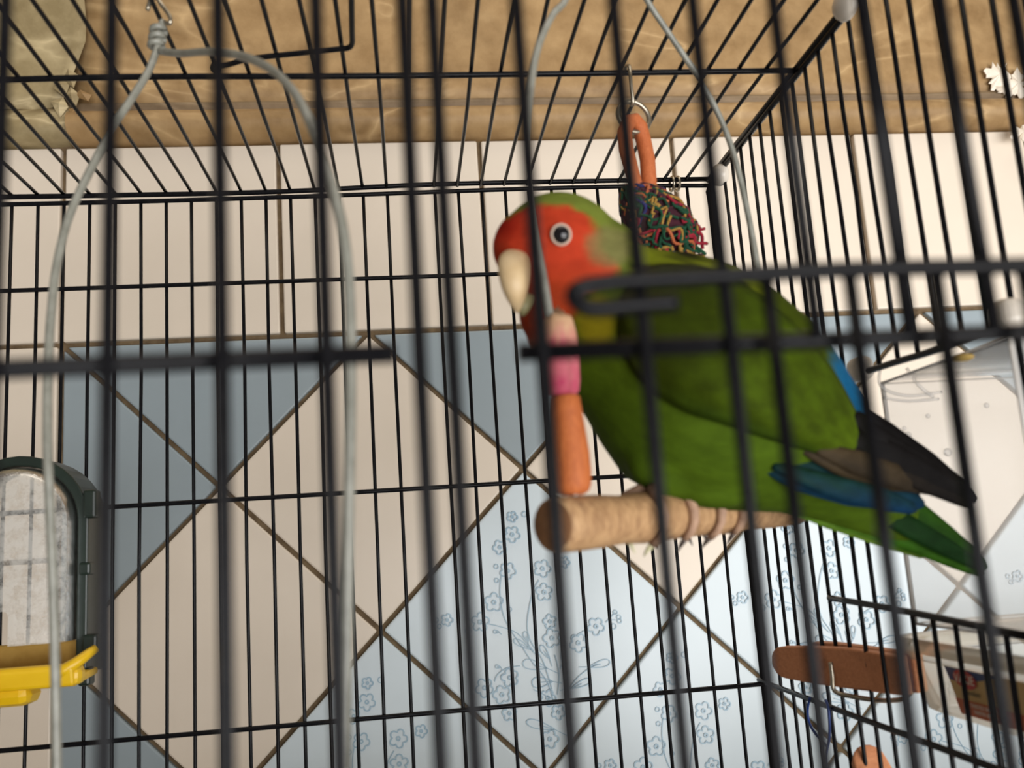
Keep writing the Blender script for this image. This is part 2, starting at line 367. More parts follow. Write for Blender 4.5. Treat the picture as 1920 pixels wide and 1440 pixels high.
# paper-covered wall above the tiles
def sheet(name, xl, xr, zb, zt, y, mat, edge=None, amp=.1, parent=wall, nx=40, nz=24, sc=.18):
    V = []; Fc = []
    for k in range(nz + 1):
        for i in range(nx + 1):
            s, t = i / nx, k / nz; z = zb + (zt - zb) * t; a = xl(z) if callable(xl) else xl; b = xr(z) if callable(xr) else xr; x = a + (b - a) * s
            d = amp * noise.noise(Vector((x * sc, z * sc, 3.7))) + amp * .5 * noise.noise(Vector((x * sc * 3, z * sc * 3, 9)))
            V.append(w(Vector((x, y - abs(d) - (edge(s) if edge else 0), z))))
    for k in range(nz):
        for i in range(nx): q = k * (nx + 1) + i; Fc.append((q, q + 1, q + nx + 2, q + nx + 1))
    o = mesh_obj(name, V, Fc, mat, parent); m = o.modifiers.new('thick', 'SOLIDIFY'); m.thickness = .0004; m.offset = -1
    return o
sheet('paper_sheet', -20.0, 70, 29.0, 64, DW + .28, M_MARBLE, amp=.16)
ledge = lambda z: -19.6 + .28 * math.sin(z * .8) - .5 * max(0, 31.5 - z) * .3 + (z - 30) * .1
sheet('paper_sheet', -54, ledge, 28.7, 64, DW - .05, M_MARBLE2, edge=lambda s: .45 * max(0, (s - .9) / .1) ** 2, amp=.45, sc=.3)
# strip and papered moulding
def profile_run(name, prof, xa, xb, mat, n=60, wob=.05, parent=None):
    V = []; Fc = []; k = len(prof)
    for i in range(n + 1):
        x = xa + (xb - xa) * i / n
        for (y, z) in prof:
            V.append(w(Vector((x, y + wob * noise.noise(Vector((x * .5, z * 2, 1.3))), z + wob * 1.2 * noise.noise(Vector((x * .4, z, 7.7)))))))
    for i in range(n):
        for q in range(k - 1): Fc.append((i * k + q, i * k + q + 1, (i + 1) * k + q + 1, (i + 1) * k + q))
    return mesh_obj(name, V, Fc, mat, parent)
prof = [(DW + .5, 28.4), (DW - .5, 28.34), (DW - 1.1, 28.12), (DW - 1.4, 27.7), (DW - 1.35, 27.2), (DW - 1.05, 26.75), (DW - .55, 26.42), (DW - .1, 26.32), (DW + .5, 26.3)]
tr = profile_run('trim_1', prof, -19.9, 70, M_MARBLE); tr['kind'] = 'structure'
tr = profile_run('trim_2', [(DW + .5, 29.15), (DW + .0, 29.2), (DW + .1, 29.05), (DW + .3, 28.75), (DW + .3, 28.38), (DW + .5, 28.3)], -19.9, 70, M_MARBLE3); tr['kind'] = 'structure'
tr = profile_run('trim_3', [(a - (.12), b) for a, b in prof[:1]] + [(DW - .3, 28.7), (DW - .7, 28.2), (DW - 1.0, 27.6), (DW - 1.0, 27.0), (DW - .6, 26.5), (DW + .5, 26.35)], -54, -19.9, M_MARBLE2, wob=.2); tr['kind'] = 'structure'
# crumpled paper folds where the two sheets meet
def shard(pts, mat, name='paper_fold'):
    P = [w(p) for p in pts]; c = sum(P, Vector()) / len(P) + Vector((0, -.0035, 0)); n = len(P)
    V = P + [c] + [p + Vector((0, .0008, 0)) for p in P]
    Fc = [(i, (i + 1) % n, n) for i in range(n)] + [tuple(reversed(range(n + 1, 2 * n + 1)))] + [(i, n + 1 + i, n + 1 + (i + 1) % n, (i + 1) % n) for i in range(n)]
    return mesh_obj(name, V, Fc, mat, wall, False)
for q, m in (([(100, 165), (122, 182), (130, 160), (112, 140)], M_MARBLE2), ([(122, 182), (140, 205), (150, 178), (132, 162)], M_MARBLE2), ([(95, 190), (112, 222), (128, 200), (118, 182)], M_MARBLE2),
             ([(128, 205), (134, 250), (148, 215), (140, 200)], M_MARBLE), ([(118, 150), (138, 165), (146, 140), (128, 128)], M_MARBLE2), ([(140, 180), (165, 190), (172, 178), (150, 168)], M_MARBLE)):
    shard([oY(x, y, DW - .95 if y > 150 else DW - .6) for x, y in q], m)
# torn patches
def torn(cx, cy, rx, ry, Y):
    P = []
    for k in range(30):
        t = 2 * math.pi * k / 30; q = rnd.uniform(.4, 1.1); P.append(oY(cx + rx * q * math.cos(t), cy + ry * q * math.sin(t), Y))
    return shard(P, M_TORN, 'torn_patch')
torn(1872, 140, 26, 32, DW - .1); torn(1905, 158, 26, 30, DW - .12); torn(1880, 168, 22, 12, DW - .15); torn(1915, 250, 22, 16, DW - 1.15)
# unseen counter shelf added to support the cage, below the picture
V, Fc = box_vf(W(8, 42.4, -17.2), (48 * U, 14 * U, .8 * U)); ct = mesh_obj('unseen_counter_shelf', V, Fc, M_COUNTER, None, False); bevel(ct, .004)
ct['kind'] = 'structure'
# room floor far below
V, Fc = box_vf((0.1, 0.0, -.05), (1.6, 1.2, .05)); fl = mesh_obj('floor', V, Fc, M_COUNTER, None, False); fl['kind'] = 'structure'
# ================================================================== CAGE
D, XR, XL, ZR, DF, YC = 37.33, 13.58, -22.0, 15.28, 9.2, 27.76
ZB = -16.2
cage = thing('bird_cage', 'black wire bird cage with lifted guillotine door and white plastic corner clips', 'cage', W(-4, 23, -16.2))
def panel(name):
    o = bpy.data.objects.new(name, None); COL.objects.link(o); o.empty_display_size = .01; o.parent = cage; o.matrix_parent_inverse = Matrix.Translation(cage.location).inverted(); o.location = cage.location
    return o
RB, RW, RF = .07, .092, .078
BX = -15.417
bp = panel('back_panel'); rp = panel('roof_panel'); sp = panel('side_panel'); fp = panel('front_panel')
def sub(o): return o
zt = 14.93
for i in range(-6, 29): bar('bar', (BX + i + .02, D, zt), (BX + i, D, ZB + 1.6), RB, bp)
wire('frame_wire', [(XL, D, zt + .0), (-12, D, zt - .05), (-3, D, zt - .0), (6, D, zt + .1), (XR - .35, D, zt + .05), (XR - .06, D, zt - .25), (XR - .02, D, zt - 3), (XR, D, 0), (XR, D, ZB + 1.6)], .1, M_BLACK, bp, sub=4)
for z in (11.253, 2.512, -6.044, -12.5): bar('cross_wire', (XL, D - .15, z), (XR, D - .15, z), RW, bp, jit=.05)
# roof
for i in range(-6, 29): bar('bar', (BX + i, D + .1, ZR), (BX + i, DF, ZR), RB, rp, jit=.05)
wire('frame_wire', [(XL, D, ZR), (-12, D, ZR - .1), (-5, D, ZR - .12), (2, D, ZR + .05), (XR, D, ZR)], .11, M_BLACK, rp, sub=5)
wire('cross_wire', [(XL, YC + .0, ZR - .15), (-14, YC, ZR - .2), (-8, YC, ZR - .12), (0, YC, ZR - .17), (XR, YC, ZR - .12)], .1, M_BLACK, rp, sub=5)
bar('cross_wire', (XL, 18.3, ZR - .15), (XR, 18.3, ZR - .15), .1, rp)
bar('frame_wire', (XR, D, ZR - .07), (XR, DF, ZR - .07), .115, rp, jit=.01); bar('frame_wire', (XL, DF, ZR), (XR, DF, ZR), .11, rp); bar('frame_wire', (XL, D, ZR), (XL, DF, ZR), .11, rp)
hz = [oZ(x, y, ZR - .2) for x, y in ((402, 124), (425, 122), (470, 110), (560, 100), (635, 92), (652, 90), (660, 82), (660, 60), (659, 0), (658, -60))]
wire('hatch_wire', hz, .085, M_BLACK, rp, sub=3)
V, Fc = sphere_vf(w(oZ(405, 127, ZR - .2)), (.2 * U, .16 * U, .2 * U), 10, 6); mesh_obj('hatch_knuckle', V, Fc, M_BLACK, rp)
# side panel, with an opening
zs = 14.98
O0, O1 = 26.35, 19.5
for j in range(1, 27):
    y = 36.37 - 1.028 * j
    if O1 < y < O0:
        bar('bar', (XR, y, zs), (XR, y - .1, 4.35 - .12 * (26 - y) / 3), RB, sp); bar('bar', (XR, y, -2.45 - .07 * (26 - y)), (XR, y, ZB + 1.6), RB, sp)
    else: bar('bar', (XR, y, zs), (XR, y, ZB + 1.6), RB, sp)
bar('frame_wire', (XR, D - .3, zs), (XR, DF, zs), .11, sp, jit=.01); bar('frame_wire', (XR, D - .35, zs), (XR, D - .35, ZB + 1.6), .1, sp, jit=0)
wire('door_lintel_wire', [(XR - .14, 26.6, 4.38), (XR - .14, 24, 4.3), (XR - .14, 22, 4.2), (XR - .14, 19.2, 4.12)], .1, M_BLACK, sp, sub=3)
wire('door_sill_wire', [(XR - .14, 29.9, -2.35), (XR - .14, 25, -2.5), (XR - .14, 19, -2.78)], .1, M_BLACK, sp, sub=3)
bar('cross_wire', (XR - .15, D, -5.9), (XR - .15, DF, -5.98), .1, sp); bar('cross_wire', (XR - .15, D, -12.5), (XR - .15, DF, -12.5), .1, sp)
# front panel (nearest to the camera), with its lifting door
FX = [x * DF / 8.5 for x in (-3.6, -2.63, -1.63, -.69)]
fscale = DF / 8.5
for x in FX: bar('bar', (x, DF, ZR), (x - .05, DF, ZB + 1.6), RF, fp, jit=.02)
for x in (.125, .425, 1.27, 2.285, 3.13): bar('bar', (x * fscale, DF, ZR), (x * fscale + .03, DF, ZB + 1.6), RF, fp, jit=.02)
for k, x in enumerate((3.98, 4.94, 5.84, 6.68, 7.6, 8.5, 9.4)): bar('bar', (x * fscale, DF, ZR), (x * fscale + .05, DF, 1.95), RF, fp, jit=.02)
for k in range(1, 9): bar('bar', (FX[0] - 1.08 * k - .1, DF, ZR), (FX[0] - 1.08 * k - .15, DF, ZB + 1.6), RF, fp, jit=.02)
bar('cross_wire', (XL, DF + .14, 2.08), (-.1 * fscale + .02, DF + .14, 2.02), .105, fp)
bar('cross_wire', (1.08 * fscale, DF + .14, 1.97), (XR, DF + .14, 1.92), .1, fp)
bar('frame_wire', (XL, DF, ZB + 1.6), (XR, DF, ZB + 1.6), .11, fp)
# the lifted door in front of it
dr = [oY(x, y, DF - .2) for x, y in ((1270, 567), (1200, 571), (1120, 579), (1092, 573), (1076, 556), (1090, 540), (1150, 529), (1250, 523), (1350, 518), (1600, 505), (1920, 498), (2300, 488))]
wire('door_top_wire', dr, .095, M_BLACK, fp, sub=4)
for x in (3.58, 4.44, 5.35, 6.3, 7.2): bar('door_bar', (x * fscale * .978, DF - .2, 2.62), (x * fscale * .978 + .03, DF - .2, -9), RF, fp, jit=.01)
bar('door_bottom_wire', (1.7, DF - .2, -9), (7.8, DF - .2, -9), .095, fp)
# white clips at the cage corners
def lump(name, c, r, mat, parent, seed=0, n=14):
    V, Fc = sphere_vf((0, 0, 0), r, n, 9)
    V = [v * (1 + .22 * noise.noise(v * 2.2 + Vector((seed, seed, seed)))) for v in V]
    return mesh_obj(name, [w(c + v) for v in V], Fc, mat, parent)
lump('corner_clip', oX(1349, 328, XR - .15), (.4, .5, .42), M_WCLIP, cage, 3)
lump('corner_clip', oX(1585, 10, XR - .25), (.3, .5, .5), M_WCLIP, cage, 5)
# metal clip ring on the rear roof edge
kc = oY(1265, 345, D)
for d in (-.13, .13):
    P = [kc + Vector((d, .34 * math.cos(t), .3 * math.sin(t))) for t in [k * math.pi / 7 for k in range(14)]]
    wire('clip_ring', P, .06, M_STEEL, cage, 6, True)
# tray below the picture
V, Fc = box_vf(W((XL + XR) / 2, (D + DF) / 2, -15.35), ((XR - XL) / 2 * U + .004, (D - DF) / 2 * U + .004, 1.0 * U)); bt = mesh_obj('base_tray', V, Fc, M_TRAY, cage, False); bevel(bt, .005)
bt['label'] = 'dark plastic base tray'
# ================================================================== BIRD
bird_loc = w(oY(1260, 950, 20.6))
bird = thing('lovebird', 'green lovebird with red face perched on the wooden swing dowel', 'bird', bird_loc)
LB = [((1098, 392), (995, 560), 20.3, .9), ((1164, 446), (992, 640), 20.5, .85), ((1215, 470), (1035, 705), 20.7, .85), ((1285, 478), (1092, 762), 20.8, .88), ((1355, 500), (1138, 838), 20.9, .9), ((1422, 540), (1180, 898), 21.0, .9),
      ((1487, 595), (1262, 944), 21.1, .88), ((1540, 655), (1365, 958), 21.3, .85), ((1585, 720), (1465, 962), 21.5, .8), ((1622, 785), (1548, 985), 21.7, .7), ((1668, 850), (1635, 1010), 21.9, .55), ((1720, 925), (1705, 1025), 22.1, .4)]
def body_loft():
    V = []; Fc = []; n = 28; rings = []
    for (t, b, Y, k) in LB:
        rings.append([oY(*t, Y), oY(*b, Y), k])
    m = len(rings)
    for i, (t, b, k) in enumerate(rings):
        c = (t + b) / 2; h = (t - b) / 2; c0 = (rings[max(0, i - 1)][0] + rings[max(0, i - 1)][1]) / 2; c1 = (rings[min(m - 1, i + 1)][0] + rings[min(m - 1, i + 1)][1]) / 2
        ax = (c1 - c0).normalized(); dv = ax.cross(h).normalized() * h.length * k
        for q in range(n): a = 2 * math.pi * q / n; V.append(c + h * math.cos(a) + dv * math.sin(a))
    for i in range(m - 1):
        for q in range(n): Fc.append((i * n + q, i * n + (q + 1) % n, (i + 1) * n + (q + 1) % n, (i + 1) * n + q))
    Fc.append(tuple(reversed(range(n)))); Fc.append(tuple(range((m - 1) * n, m * n)))
    return V, Fc
def ell(px, py, Y, ra, rb, rd, ang):
    """ellipsoid: half sizes in pixels along its own axis, across it, and in depth"""
    c = oY(px, py, Y); s = Y / F; e1 = (oY(px + math.cos(ang) * 10, py + math.sin(ang) * 10, Y) - c).normalized()
    e2 = (oY(px - math.sin(ang) * 10, py + math.cos(ang) * 10, Y) - c).normalized(); e3 = e1.cross(e2)
    V, Fc = sphere_vf((0, 0, 0), (1, 1, 1), 28, 18)
    return [c + e1 * (v.x * ra * s) + e2 * (v.y * rb * s) + e3 * (v.z * rd * s) for v in V], Fc
V, Fc = merge(body_loft(), ell(1052, 478, 20.1, 128, 124, 112, math.radians(35)), ell(994, 462, 19.9, 76, 78, 72, math.radians(60)), ell(1110, 510, 20.3, 95, 112, 110, math.radians(30)),
              ell(1048, 578, 20.3, 72, 84, 82, math.radians(60)), ell(1330, 910, 20.4, 80, 46, 46, math.radians(12)), ell(1240, 875, 20.4, 74, 58, 56, math.radians(35)))
tmp = bpy.data.meshes.new('tmp'); tmp.from_pydata([tuple(w(v)) for v in V], [], Fc)
to = bpy.data.objects.new('tmp', tmp); COL.objects.link(to)
m = to.modifiers.new('r', 'REMESH'); m.mode = 'VOXEL'; m.voxel_size = .0011
m = to.modifiers.new('s', 'SMOOTH'); m.factor = .6; m.iterations = 14
dg = bpy.context.evaluated_depsgraph_get(); bme = bpy.data.meshes.new_from_object(to.evaluated_get(dg)); bpy.data.objects.remove(to)
def px_of(v):                 # plumage pattern is laid out over the bird's flank
    p = Vector((v.x / U, v.y / U, (v.z - CAMH) / U)); c = MC @ p; return 960 + F * c.x / c.z, 720 + F * c.y / c.z
def sm(a, b, x): t = max(0, min(1, (x - a) / (b - a))); return t * t * (3 - 2 * t)
def mixc(a, b, t): return tuple(a[i] * (1 - t) + b[i] * t for i in range(3)) + (1,)
G_BELLY = rgb(68, 90, 16)[:3]; G_BACK = rgb(56, 68, 5)[:3]; G_NAPE = rgb(112, 124, 48)[:3]; RED = rgb(184, 60, 34)[:3]; RED2 = rgb(146, 52, 24)[:3]; CHK = rgb(112, 106, 66)[:3]; BLU = rgb(14, 86, 126)[:3]; FOREH = rgb(156, 26, 16)[:3]
def seg(pts, x):
    for (a, b), (c, d) in zip(pts, pts[1:]):
        if a <= x <= c: return b + (d - b) * (x - a) / (c - a)
    return pts[0][1] if x < pts[0][0] else pts[-1][1]
def tint(v):
    x, y = px_of(v); j = 9 * noise.noise(v * 260) + 5 * noise.noise(v * 700)
    c = mixc(G_BACK, G_BELLY, sm(600, 860, y)); c = mixc(c[:3], G_NAPE, sm(1230, 1120, x + j) * sm(560, 470, y))  # back darker than belly: partly olive plumage, partly shade in the colour
    top = seg([(900, 432), (940, 412), (985, 392), (1030, 383), (1070, 388), (1105, 404), (1130, 425), (1150, 470), (1165, 505), (1180, 520)], x)
    rt = seg([(340, 1060), (400, 1105), (430, 1122), (470, 1128), (500, 1160), (530, 1150), (556, 1092), (600, 1072), (650, 1040), (700, 1010), (760, 1000)], y)
    r = sm(-7, 7, y - top + j) * sm(14, -14, x - rt + j)
    red = mixc(RED, FOREH, sm(1010, 930, x) * sm(470, 420, y)); red = mixc(red[:3], RED2, sm(475, 560, y))
    c = mixc(c[:3], red[:3], r)
    e = ((x - 1142) / 44) ** 2 + ((y - 462) / 38) ** 2; c = mixc(c[:3], CHK, .8 * sm(1.6, .4, e + j * .03))
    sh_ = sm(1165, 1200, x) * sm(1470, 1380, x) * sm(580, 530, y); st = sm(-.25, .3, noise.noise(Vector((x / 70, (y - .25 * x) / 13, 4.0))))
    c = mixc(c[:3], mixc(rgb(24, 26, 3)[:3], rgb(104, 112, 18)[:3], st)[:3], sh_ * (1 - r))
    c = mixc(c[:3], rgb(112, 98, 10)[:3], .8 * sm(1.3, .3, ((x - 1118) / 40) ** 2 + ((y - 605) / 55) ** 2))
    c = mixc(c[:3], BLU, sm(1545, 1580, x + j) * sm(835, 800, y + j))
    return c
bo = bpy.data.objects.new('body', bme); COL.objects.link(bo); bme.materials.clear(); bme.materials.append(M_PLUME); attach(bo, bird)
at = bme.color_attributes.new('tint', 'FLOAT_COLOR', 'POINT')
for i, v in enumerate(bme.vertices): at.data[i].color = tint(v.co)
for p in bme.polygons: p.use_smooth = True
bvh = BVHTree.FromPolygons([v.co.copy() for v in bme.vertices], [tuple(p.vertices) for p in bme.polygons])
CO = Vector((0, 0, CAMH))
def surf(px, py, off, Yf=20.5):
    d = ray(px, py).normalized(); h = bvh.ray_cast(CO, d)
    p = h[0] if h[0] else bvh.find_nearest(w(oY(px, py, Yf + .6)))[0]
    if not h[0]: p = CO + d * ((p - CO).dot(d))
    return p - d * off * U
# wing of overlapping feathers laid on the flank
def curve2(pts, n):
    s = spline([Vector((a, b, 0)) for a, b in pts], 8); L = [0]
    for a, b in zip(s, s[1:]): L.append(L[-1] + (b - a).length)
    out = []
    for i in range(n):
        t = L[-1] * i / (n - 1); k = 0
        while k < len(L) - 2 and L[k + 1] < t: k += 1
        f = (t - L[k]) / max(1e-9, L[k + 1] - L[k]); p = s[k].lerp(s[k + 1], f); out.append((p.x, p.y))
    return out
WT = curve2([(1168, 560), (1215, 505), (1290, 500), (1370, 522), (1440, 568), (1500, 622), (1556, 690), (1596, 760), (1620, 815), (1630, 852), (1622, 866)], 40)
WB = curve2([(1168, 560), (1165, 640), (1205, 715), (1280, 768), (1360, 795), (1440, 822), (1500, 840), (1560, 856), (1600, 866), (1615, 868), (1622, 866)], 40)
def wing_patch():
    V = []; A = []; n = 40; k = 16
    for i in range(n):
        for q in range(k + 1):
            t = q / k; x = WT[i][0] * (1 - t) + WB[i][0] * t; y = WT[i][1] * (1 - t) + WB[i][1] * t
            e = min(1, min(t, 1 - t) * 4) * min(1, (n - 1 - i) / 4 + .15) * min(1, i / 5)
            p = surf(x, y, .08 + .22 * sm(0, 1, e)); V.append(p)
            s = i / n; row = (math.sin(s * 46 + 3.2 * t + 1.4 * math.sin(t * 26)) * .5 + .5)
            c = mixc(rgb(54, 68, 5)[:3], rgb(64, 82, 8)[:3], row); c = mixc(c[:3], rgb(34, 38, 2)[:3], .85 * sm(.62, .12, s)); c = mixc(c[:3], rgb(30, 50, 8)[:3], .7 * sm(.8, 1, t) * sm(.25, .5, s) * sm(.95, .8, s)); c = mixc(c[:3], rgb(92, 116, 22)[:3], .7 * sm(.8, 1, s))  # darkening toward the shoulder is shade put into the feather colour
            A.append(c)
    Fc = [(i * (k + 1) + q, i * (k + 1) + q + 1, (i + 1) * (k + 1) + q + 1, (i + 1) * (k + 1) + q) for i in range(n - 1) for q in range(k)]
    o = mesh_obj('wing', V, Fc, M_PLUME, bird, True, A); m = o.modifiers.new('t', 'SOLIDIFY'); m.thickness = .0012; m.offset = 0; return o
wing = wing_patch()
def feather(name, pts, wd, Ys, c0, c1, parent, seedv=0, tipw=.25, ridge=.05):
    """blade along pixel points at given depths; wd = half widths in pixels"""
    P = []
    base = spline([Vector((x, y, Y)) for (x, y), Y in zip(pts, Ys)], 5); n = len(base); V = []; A = []; k = 4
    for i, b in enumerate(base):
        a = base[max(0, i - 1)]; c = base[min(n - 1, i + 1)]; dx, dy = c.x - a.x, c.y - a.y; l = math.hypot(dx, dy); nx, ny = -dy / l, dx / l
        t = i / (n - 1); u = t * (len(wd) - 1); j = min(len(wd) - 2, int(u)); hw = wd[j] + (wd[j + 1] - wd[j]) * (u - j)
        if i == n - 1: hw *= .3
        for q in range(k + 1):
            s = q / k * 2 - 1; V.append(w(oY(b.x + nx * hw * s, b.y + ny * hw * s, b.z + ridge * abs(s) + .03 * noise.noise(Vector((t * 4, s, seedv))))))
            A.append(mixc(c0, c1, max(0, min(1, t * .6 + (s + 1) * .25 + .2 * noise.noise(Vector((t * 6, s * 5, seedv)))))))
    Fc = [(i * (k + 1) + q, i * (k + 1) + q + 1, (i + 1) * (k + 1) + q + 1, (i + 1) * (k + 1) + q) for i in range(n - 1) for q in range(k)]
    o = mesh_obj(name, V, Fc, M_FEATHER, parent, True, A); m = o.modifiers.new('t', 'SOLIDIFY'); m.thickness = .0006; m.offset = 0; return o
BK = rgb(20, 18, 18)[:3]; BR = rgb(70, 58, 40)[:3]; BR2 = rgb(44, 37, 29)[:3]; DB = rgb(6, 28, 46)[:3]; LBL = rgb(10, 46, 76)[:3]; TG = rgb(54, 96, 22)[:3]; TG2 = rgb(96, 124, 42)[:3]; TD = rgb(22, 52, 20)[:3]
# tail, rump, then flight feathers in front
for i, (pts, wd, Yo, c0, c1) in enumerate((
    ([(1560, 900), (1680, 950), (1770, 1010), (1850, 1066)], [20, 34, 26, 10], .3, TG, TD), ([(1520, 930), (1650, 975), (1760, 1035), (1846, 1076)], [24, 34, 20, 8], .15, TG, TG),
    ([(1480, 930), (1600, 965), (1700, 1008), (1780, 1040)], [22, 34, 26, 10], 0, TG2, TG), ([(1460, 935), (1560, 965), (1650, 1000), (1740, 1042)], [18, 28, 24, 8], -.1, TG, TG2),
    ([(1600, 930), (1700, 985), (1780, 1030), (1838, 1064)], [14, 20, 16, 6], -.02, TD, TD), ([(1440, 905), (1520, 935), (1600, 965), (1680, 1010)], [22, 34, 26, 8], -.2, G_BELLY, TG2))):
    feather('tail_feather', pts, wd, [21.3 + Yo, 21.6 + Yo, 22.0 + Yo, 22.4 + Yo], c0, c1, bird, i)
for i, (pts, wd, Yo) in enumerate((([(1375, 822), (1490, 878), (1600, 912), (1732, 946)], [14, 38, 38, 14], 0), ([(1400, 822), (1510, 866), (1620, 900), (1722, 930)], [12, 30, 30, 12], .1), ([(1450, 872), (1550, 908), (1650, 935), (1718, 956)], [8, 20, 22, 8], -.05))):
    feather('rump_feather', pts, wd, [19.45 + Yo, 19.6 + Yo, 20.05 + Yo, 20.9 + Yo], rgb(26, 52, 16)[:3], LBL if i != 1 else DB, bird, 20 + i)
feather('far_primary_feather', [(1590, 760), (1660, 815), (1740, 868), (1832, 936)], [16, 24, 20, 7], [22.0, 22.0, 22.0, 22.0], BK, BK, bird, 40)
for i, (pts, wd, c0, c1) in enumerate((
    ([(1500, 838), (1570, 868), (1650, 895), (1735, 912)], [8, 20, 24, 9], BR2, BR), ([(1530, 840), (1610, 868), (1700, 900), (1790, 924)], [10, 22, 22, 8], BR, BR2),
    ([(1560, 835), (1640, 862), (1740, 905), (1822, 948)], [12, 22, 22, 8], BR2, BK), ([(1580, 815), (1660, 848), (1750, 895), (1830, 940)], [14, 24, 22, 7], BK, BK), ([(1600, 780), (1660, 828), (1740, 876), (1812, 924)], [12, 20, 18, 6], BK, BK))):
    feather('primary_feather', pts, wd, ([19.4, 19.65, 20.2, 20.9] if i < 2 else [19.8, 19.95, 20.4, 21.0]), c0, c1, wing, 50 + i)
# head details
hit = bvh.ray_cast(CO, ray(1052, 441).normalized()); en = (hit[1] * .5 + (CO - hit[0]).normalized() * .5).normalized()
q = en.to_track_quat('Z', 'Y').to_matrix(); ep = hit[0] + en * .015 * U
V, Fc = sphere_vf((0, 0, 0), (.2 * U, .215 * U, .17 * U), 24, 16); mesh_obj('eye', [ep + q @ v for v in V], Fc, M_EYE, bird)
V, Fc = tube([ep + en * .05 * U + q @ Vector((.2 * U * math.cos(t), .215 * U * math.sin(t), 0)) for t in [k * math.pi / 12 for k in range(24)]], .03 * U, 8, True); mesh_obj('eye_ring', V, Fc, M_EYERING, bird)
def beak(name, secs, mat):
    n = 16; V = []; Fc = []
    for (x, y, Y, hw, hd, ang) in secs:
        c = oY(x, y, Y); s = Y / F; e1 = (oY(x + 10 * math.cos(ang), y + 10 * math.sin(ang), Y) - c).normalized(); e3 = ray(x, y).normalized()
        for k in range(n): a = 2 * math.pi * k / n; V.append(w(c + e1 * hw * s * math.cos(a) + e3 * hd * s * math.sin(a)))
    for i in range(len(secs) - 1):
        for k in range(n): Fc.append((i * n + k, i * n + (k + 1) % n, (i + 1) * n + (k + 1) % n, (i + 1) * n + k))
    Fc.append(tuple(reversed(range(n)))); Fc.append(tuple(range((len(secs) - 1) * n, len(secs) * n)))
    o = mesh_obj(name, V, Fc, mat, bird); m = o.modifiers.new('s', 'SUBSURF'); m.levels = m.render_levels = 1; return o
beak('upper_beak', [(968, 466, 19.35, 14, 14, .1), (964, 480, 19.1, 31, 26, .1), (963, 502, 18.95, 33, 30, .1), (964, 525, 18.9, 31, 28, .1), (965, 548, 18.92, 25, 23, .1), (967, 566, 19.0, 17, 16, .1), (969, 580, 19.1, 8, 8, .1), (970, 588, 19.15, 3, 3, .1)], M_BEAK)
beak('lower_beak', [(990, 548, 19.3, 14, 20, .2), (985, 568, 19.15, 15, 16, .2), (981, 584, 19.15, 10, 10, .2), (979, 594, 19.2, 4, 4, .2)], M_BEAK2)
# ------------------------------------------------------------------ swing with perch, beads
PN, PF = oY(1036, 985, 18.0), oY(1490, 947, 25.0)
PR = .54
swing = thing('bird_swing', 'wire swing with wooden perch dowel and pink and orange beads, bird on it', 'swing', w((PN + PF) / 2))
pd = (PF - PN).normalized()
def lathe(secs, ax, n=20):
    ref = Vector((0, 0, 1)) - ax * ax.z
    if ref.length < .1: ref = Vector((1, 0, 0)) - ax * ax.x
    e1 = ref.normalized(); e2 = ax.cross(e1); V = []; Fc = []
    for c, r in secs:
        for k in range(n): a = 2 * math.pi * k / n; V.append(w(c + (e1 * math.cos(a) + e2 * math.sin(a)) * r))
    for i in range(len(secs) - 1):
        for k in range(n): Fc.append((i * n + k, i * n + (k + 1) % n, (i + 1) * n + (k + 1) % n, (i + 1) * n + k))
    Fc.append(tuple(reversed(range(n)))); Fc.append(tuple(range((len(secs) - 1) * n, len(secs) * n)))
    return V, Fc
ln = (PF - PN).length
secs = [(PN + pd * .0, PR * .9), (PN + pd * .07, PR)] + [(PN + pd * ln * t, PR * (1 + .035 * math.sin(t * 23) + .02 * math.sin(t * 51))) for t in [k / 14 for k in range(1, 14)]] + [(PF - pd * .07, PR), (PF, PR * .9)]
V, Fc = lathe(secs, pd, 24)
mi = [0] * len(Fc); mi[-1] = 1; mi[-2] = 1
mesh_obj('perch_dowel', V, Fc, None, swing, True, None, [M_PERCH, M_PEND], mi)
# branch over the near end
CA = [oY(x, y, Y) for x, y, Y in ((1130, -215, 21.5), (1085, -70, 20.6), (1060, 0, 20.0), (1036, 28, 19.6), (1010, 85, 19.2), (997, 150, 18.9), (990, 250, 18.6), (993, 330, 18.5), (1003, 420, 18.4), (1018, 510, 18.4), (1031, 590, 18.4), (1050, 690, 18.4), (1070, 850, 18.4), (1078, 945, 18.4))]
CB = [oY(x, y, Y) for x, y, Y in ((1130, -215, 21.5), (1175, -80, 22.4), (1213, 0, 23.0), (1255, 64, 23.4), (1330, 180, 23.9), (1376, 290, 24.2), (1410, 440, 24.4), (1430, 570, 24.5), (1455, 760, 24.6), (1475, 930, 24.7))]
wire('swing_wire', CA[::-1] + CB[1:], .085, M_GREYWIRE, swing, 8, False, 5)
hk = CA[0]
wire('swing_hook', [hk + Vector((0, 0, -.15)), hk + Vector((0, 0, .15)), Vector((hk.x, hk.y - .1, ZR - .05)), Vector((hk.x, hk.y, ZR + .2)), Vector((hk.x + .15, hk.y + .15, ZR))], .07, M_STEEL, swing, 6, False, 4)
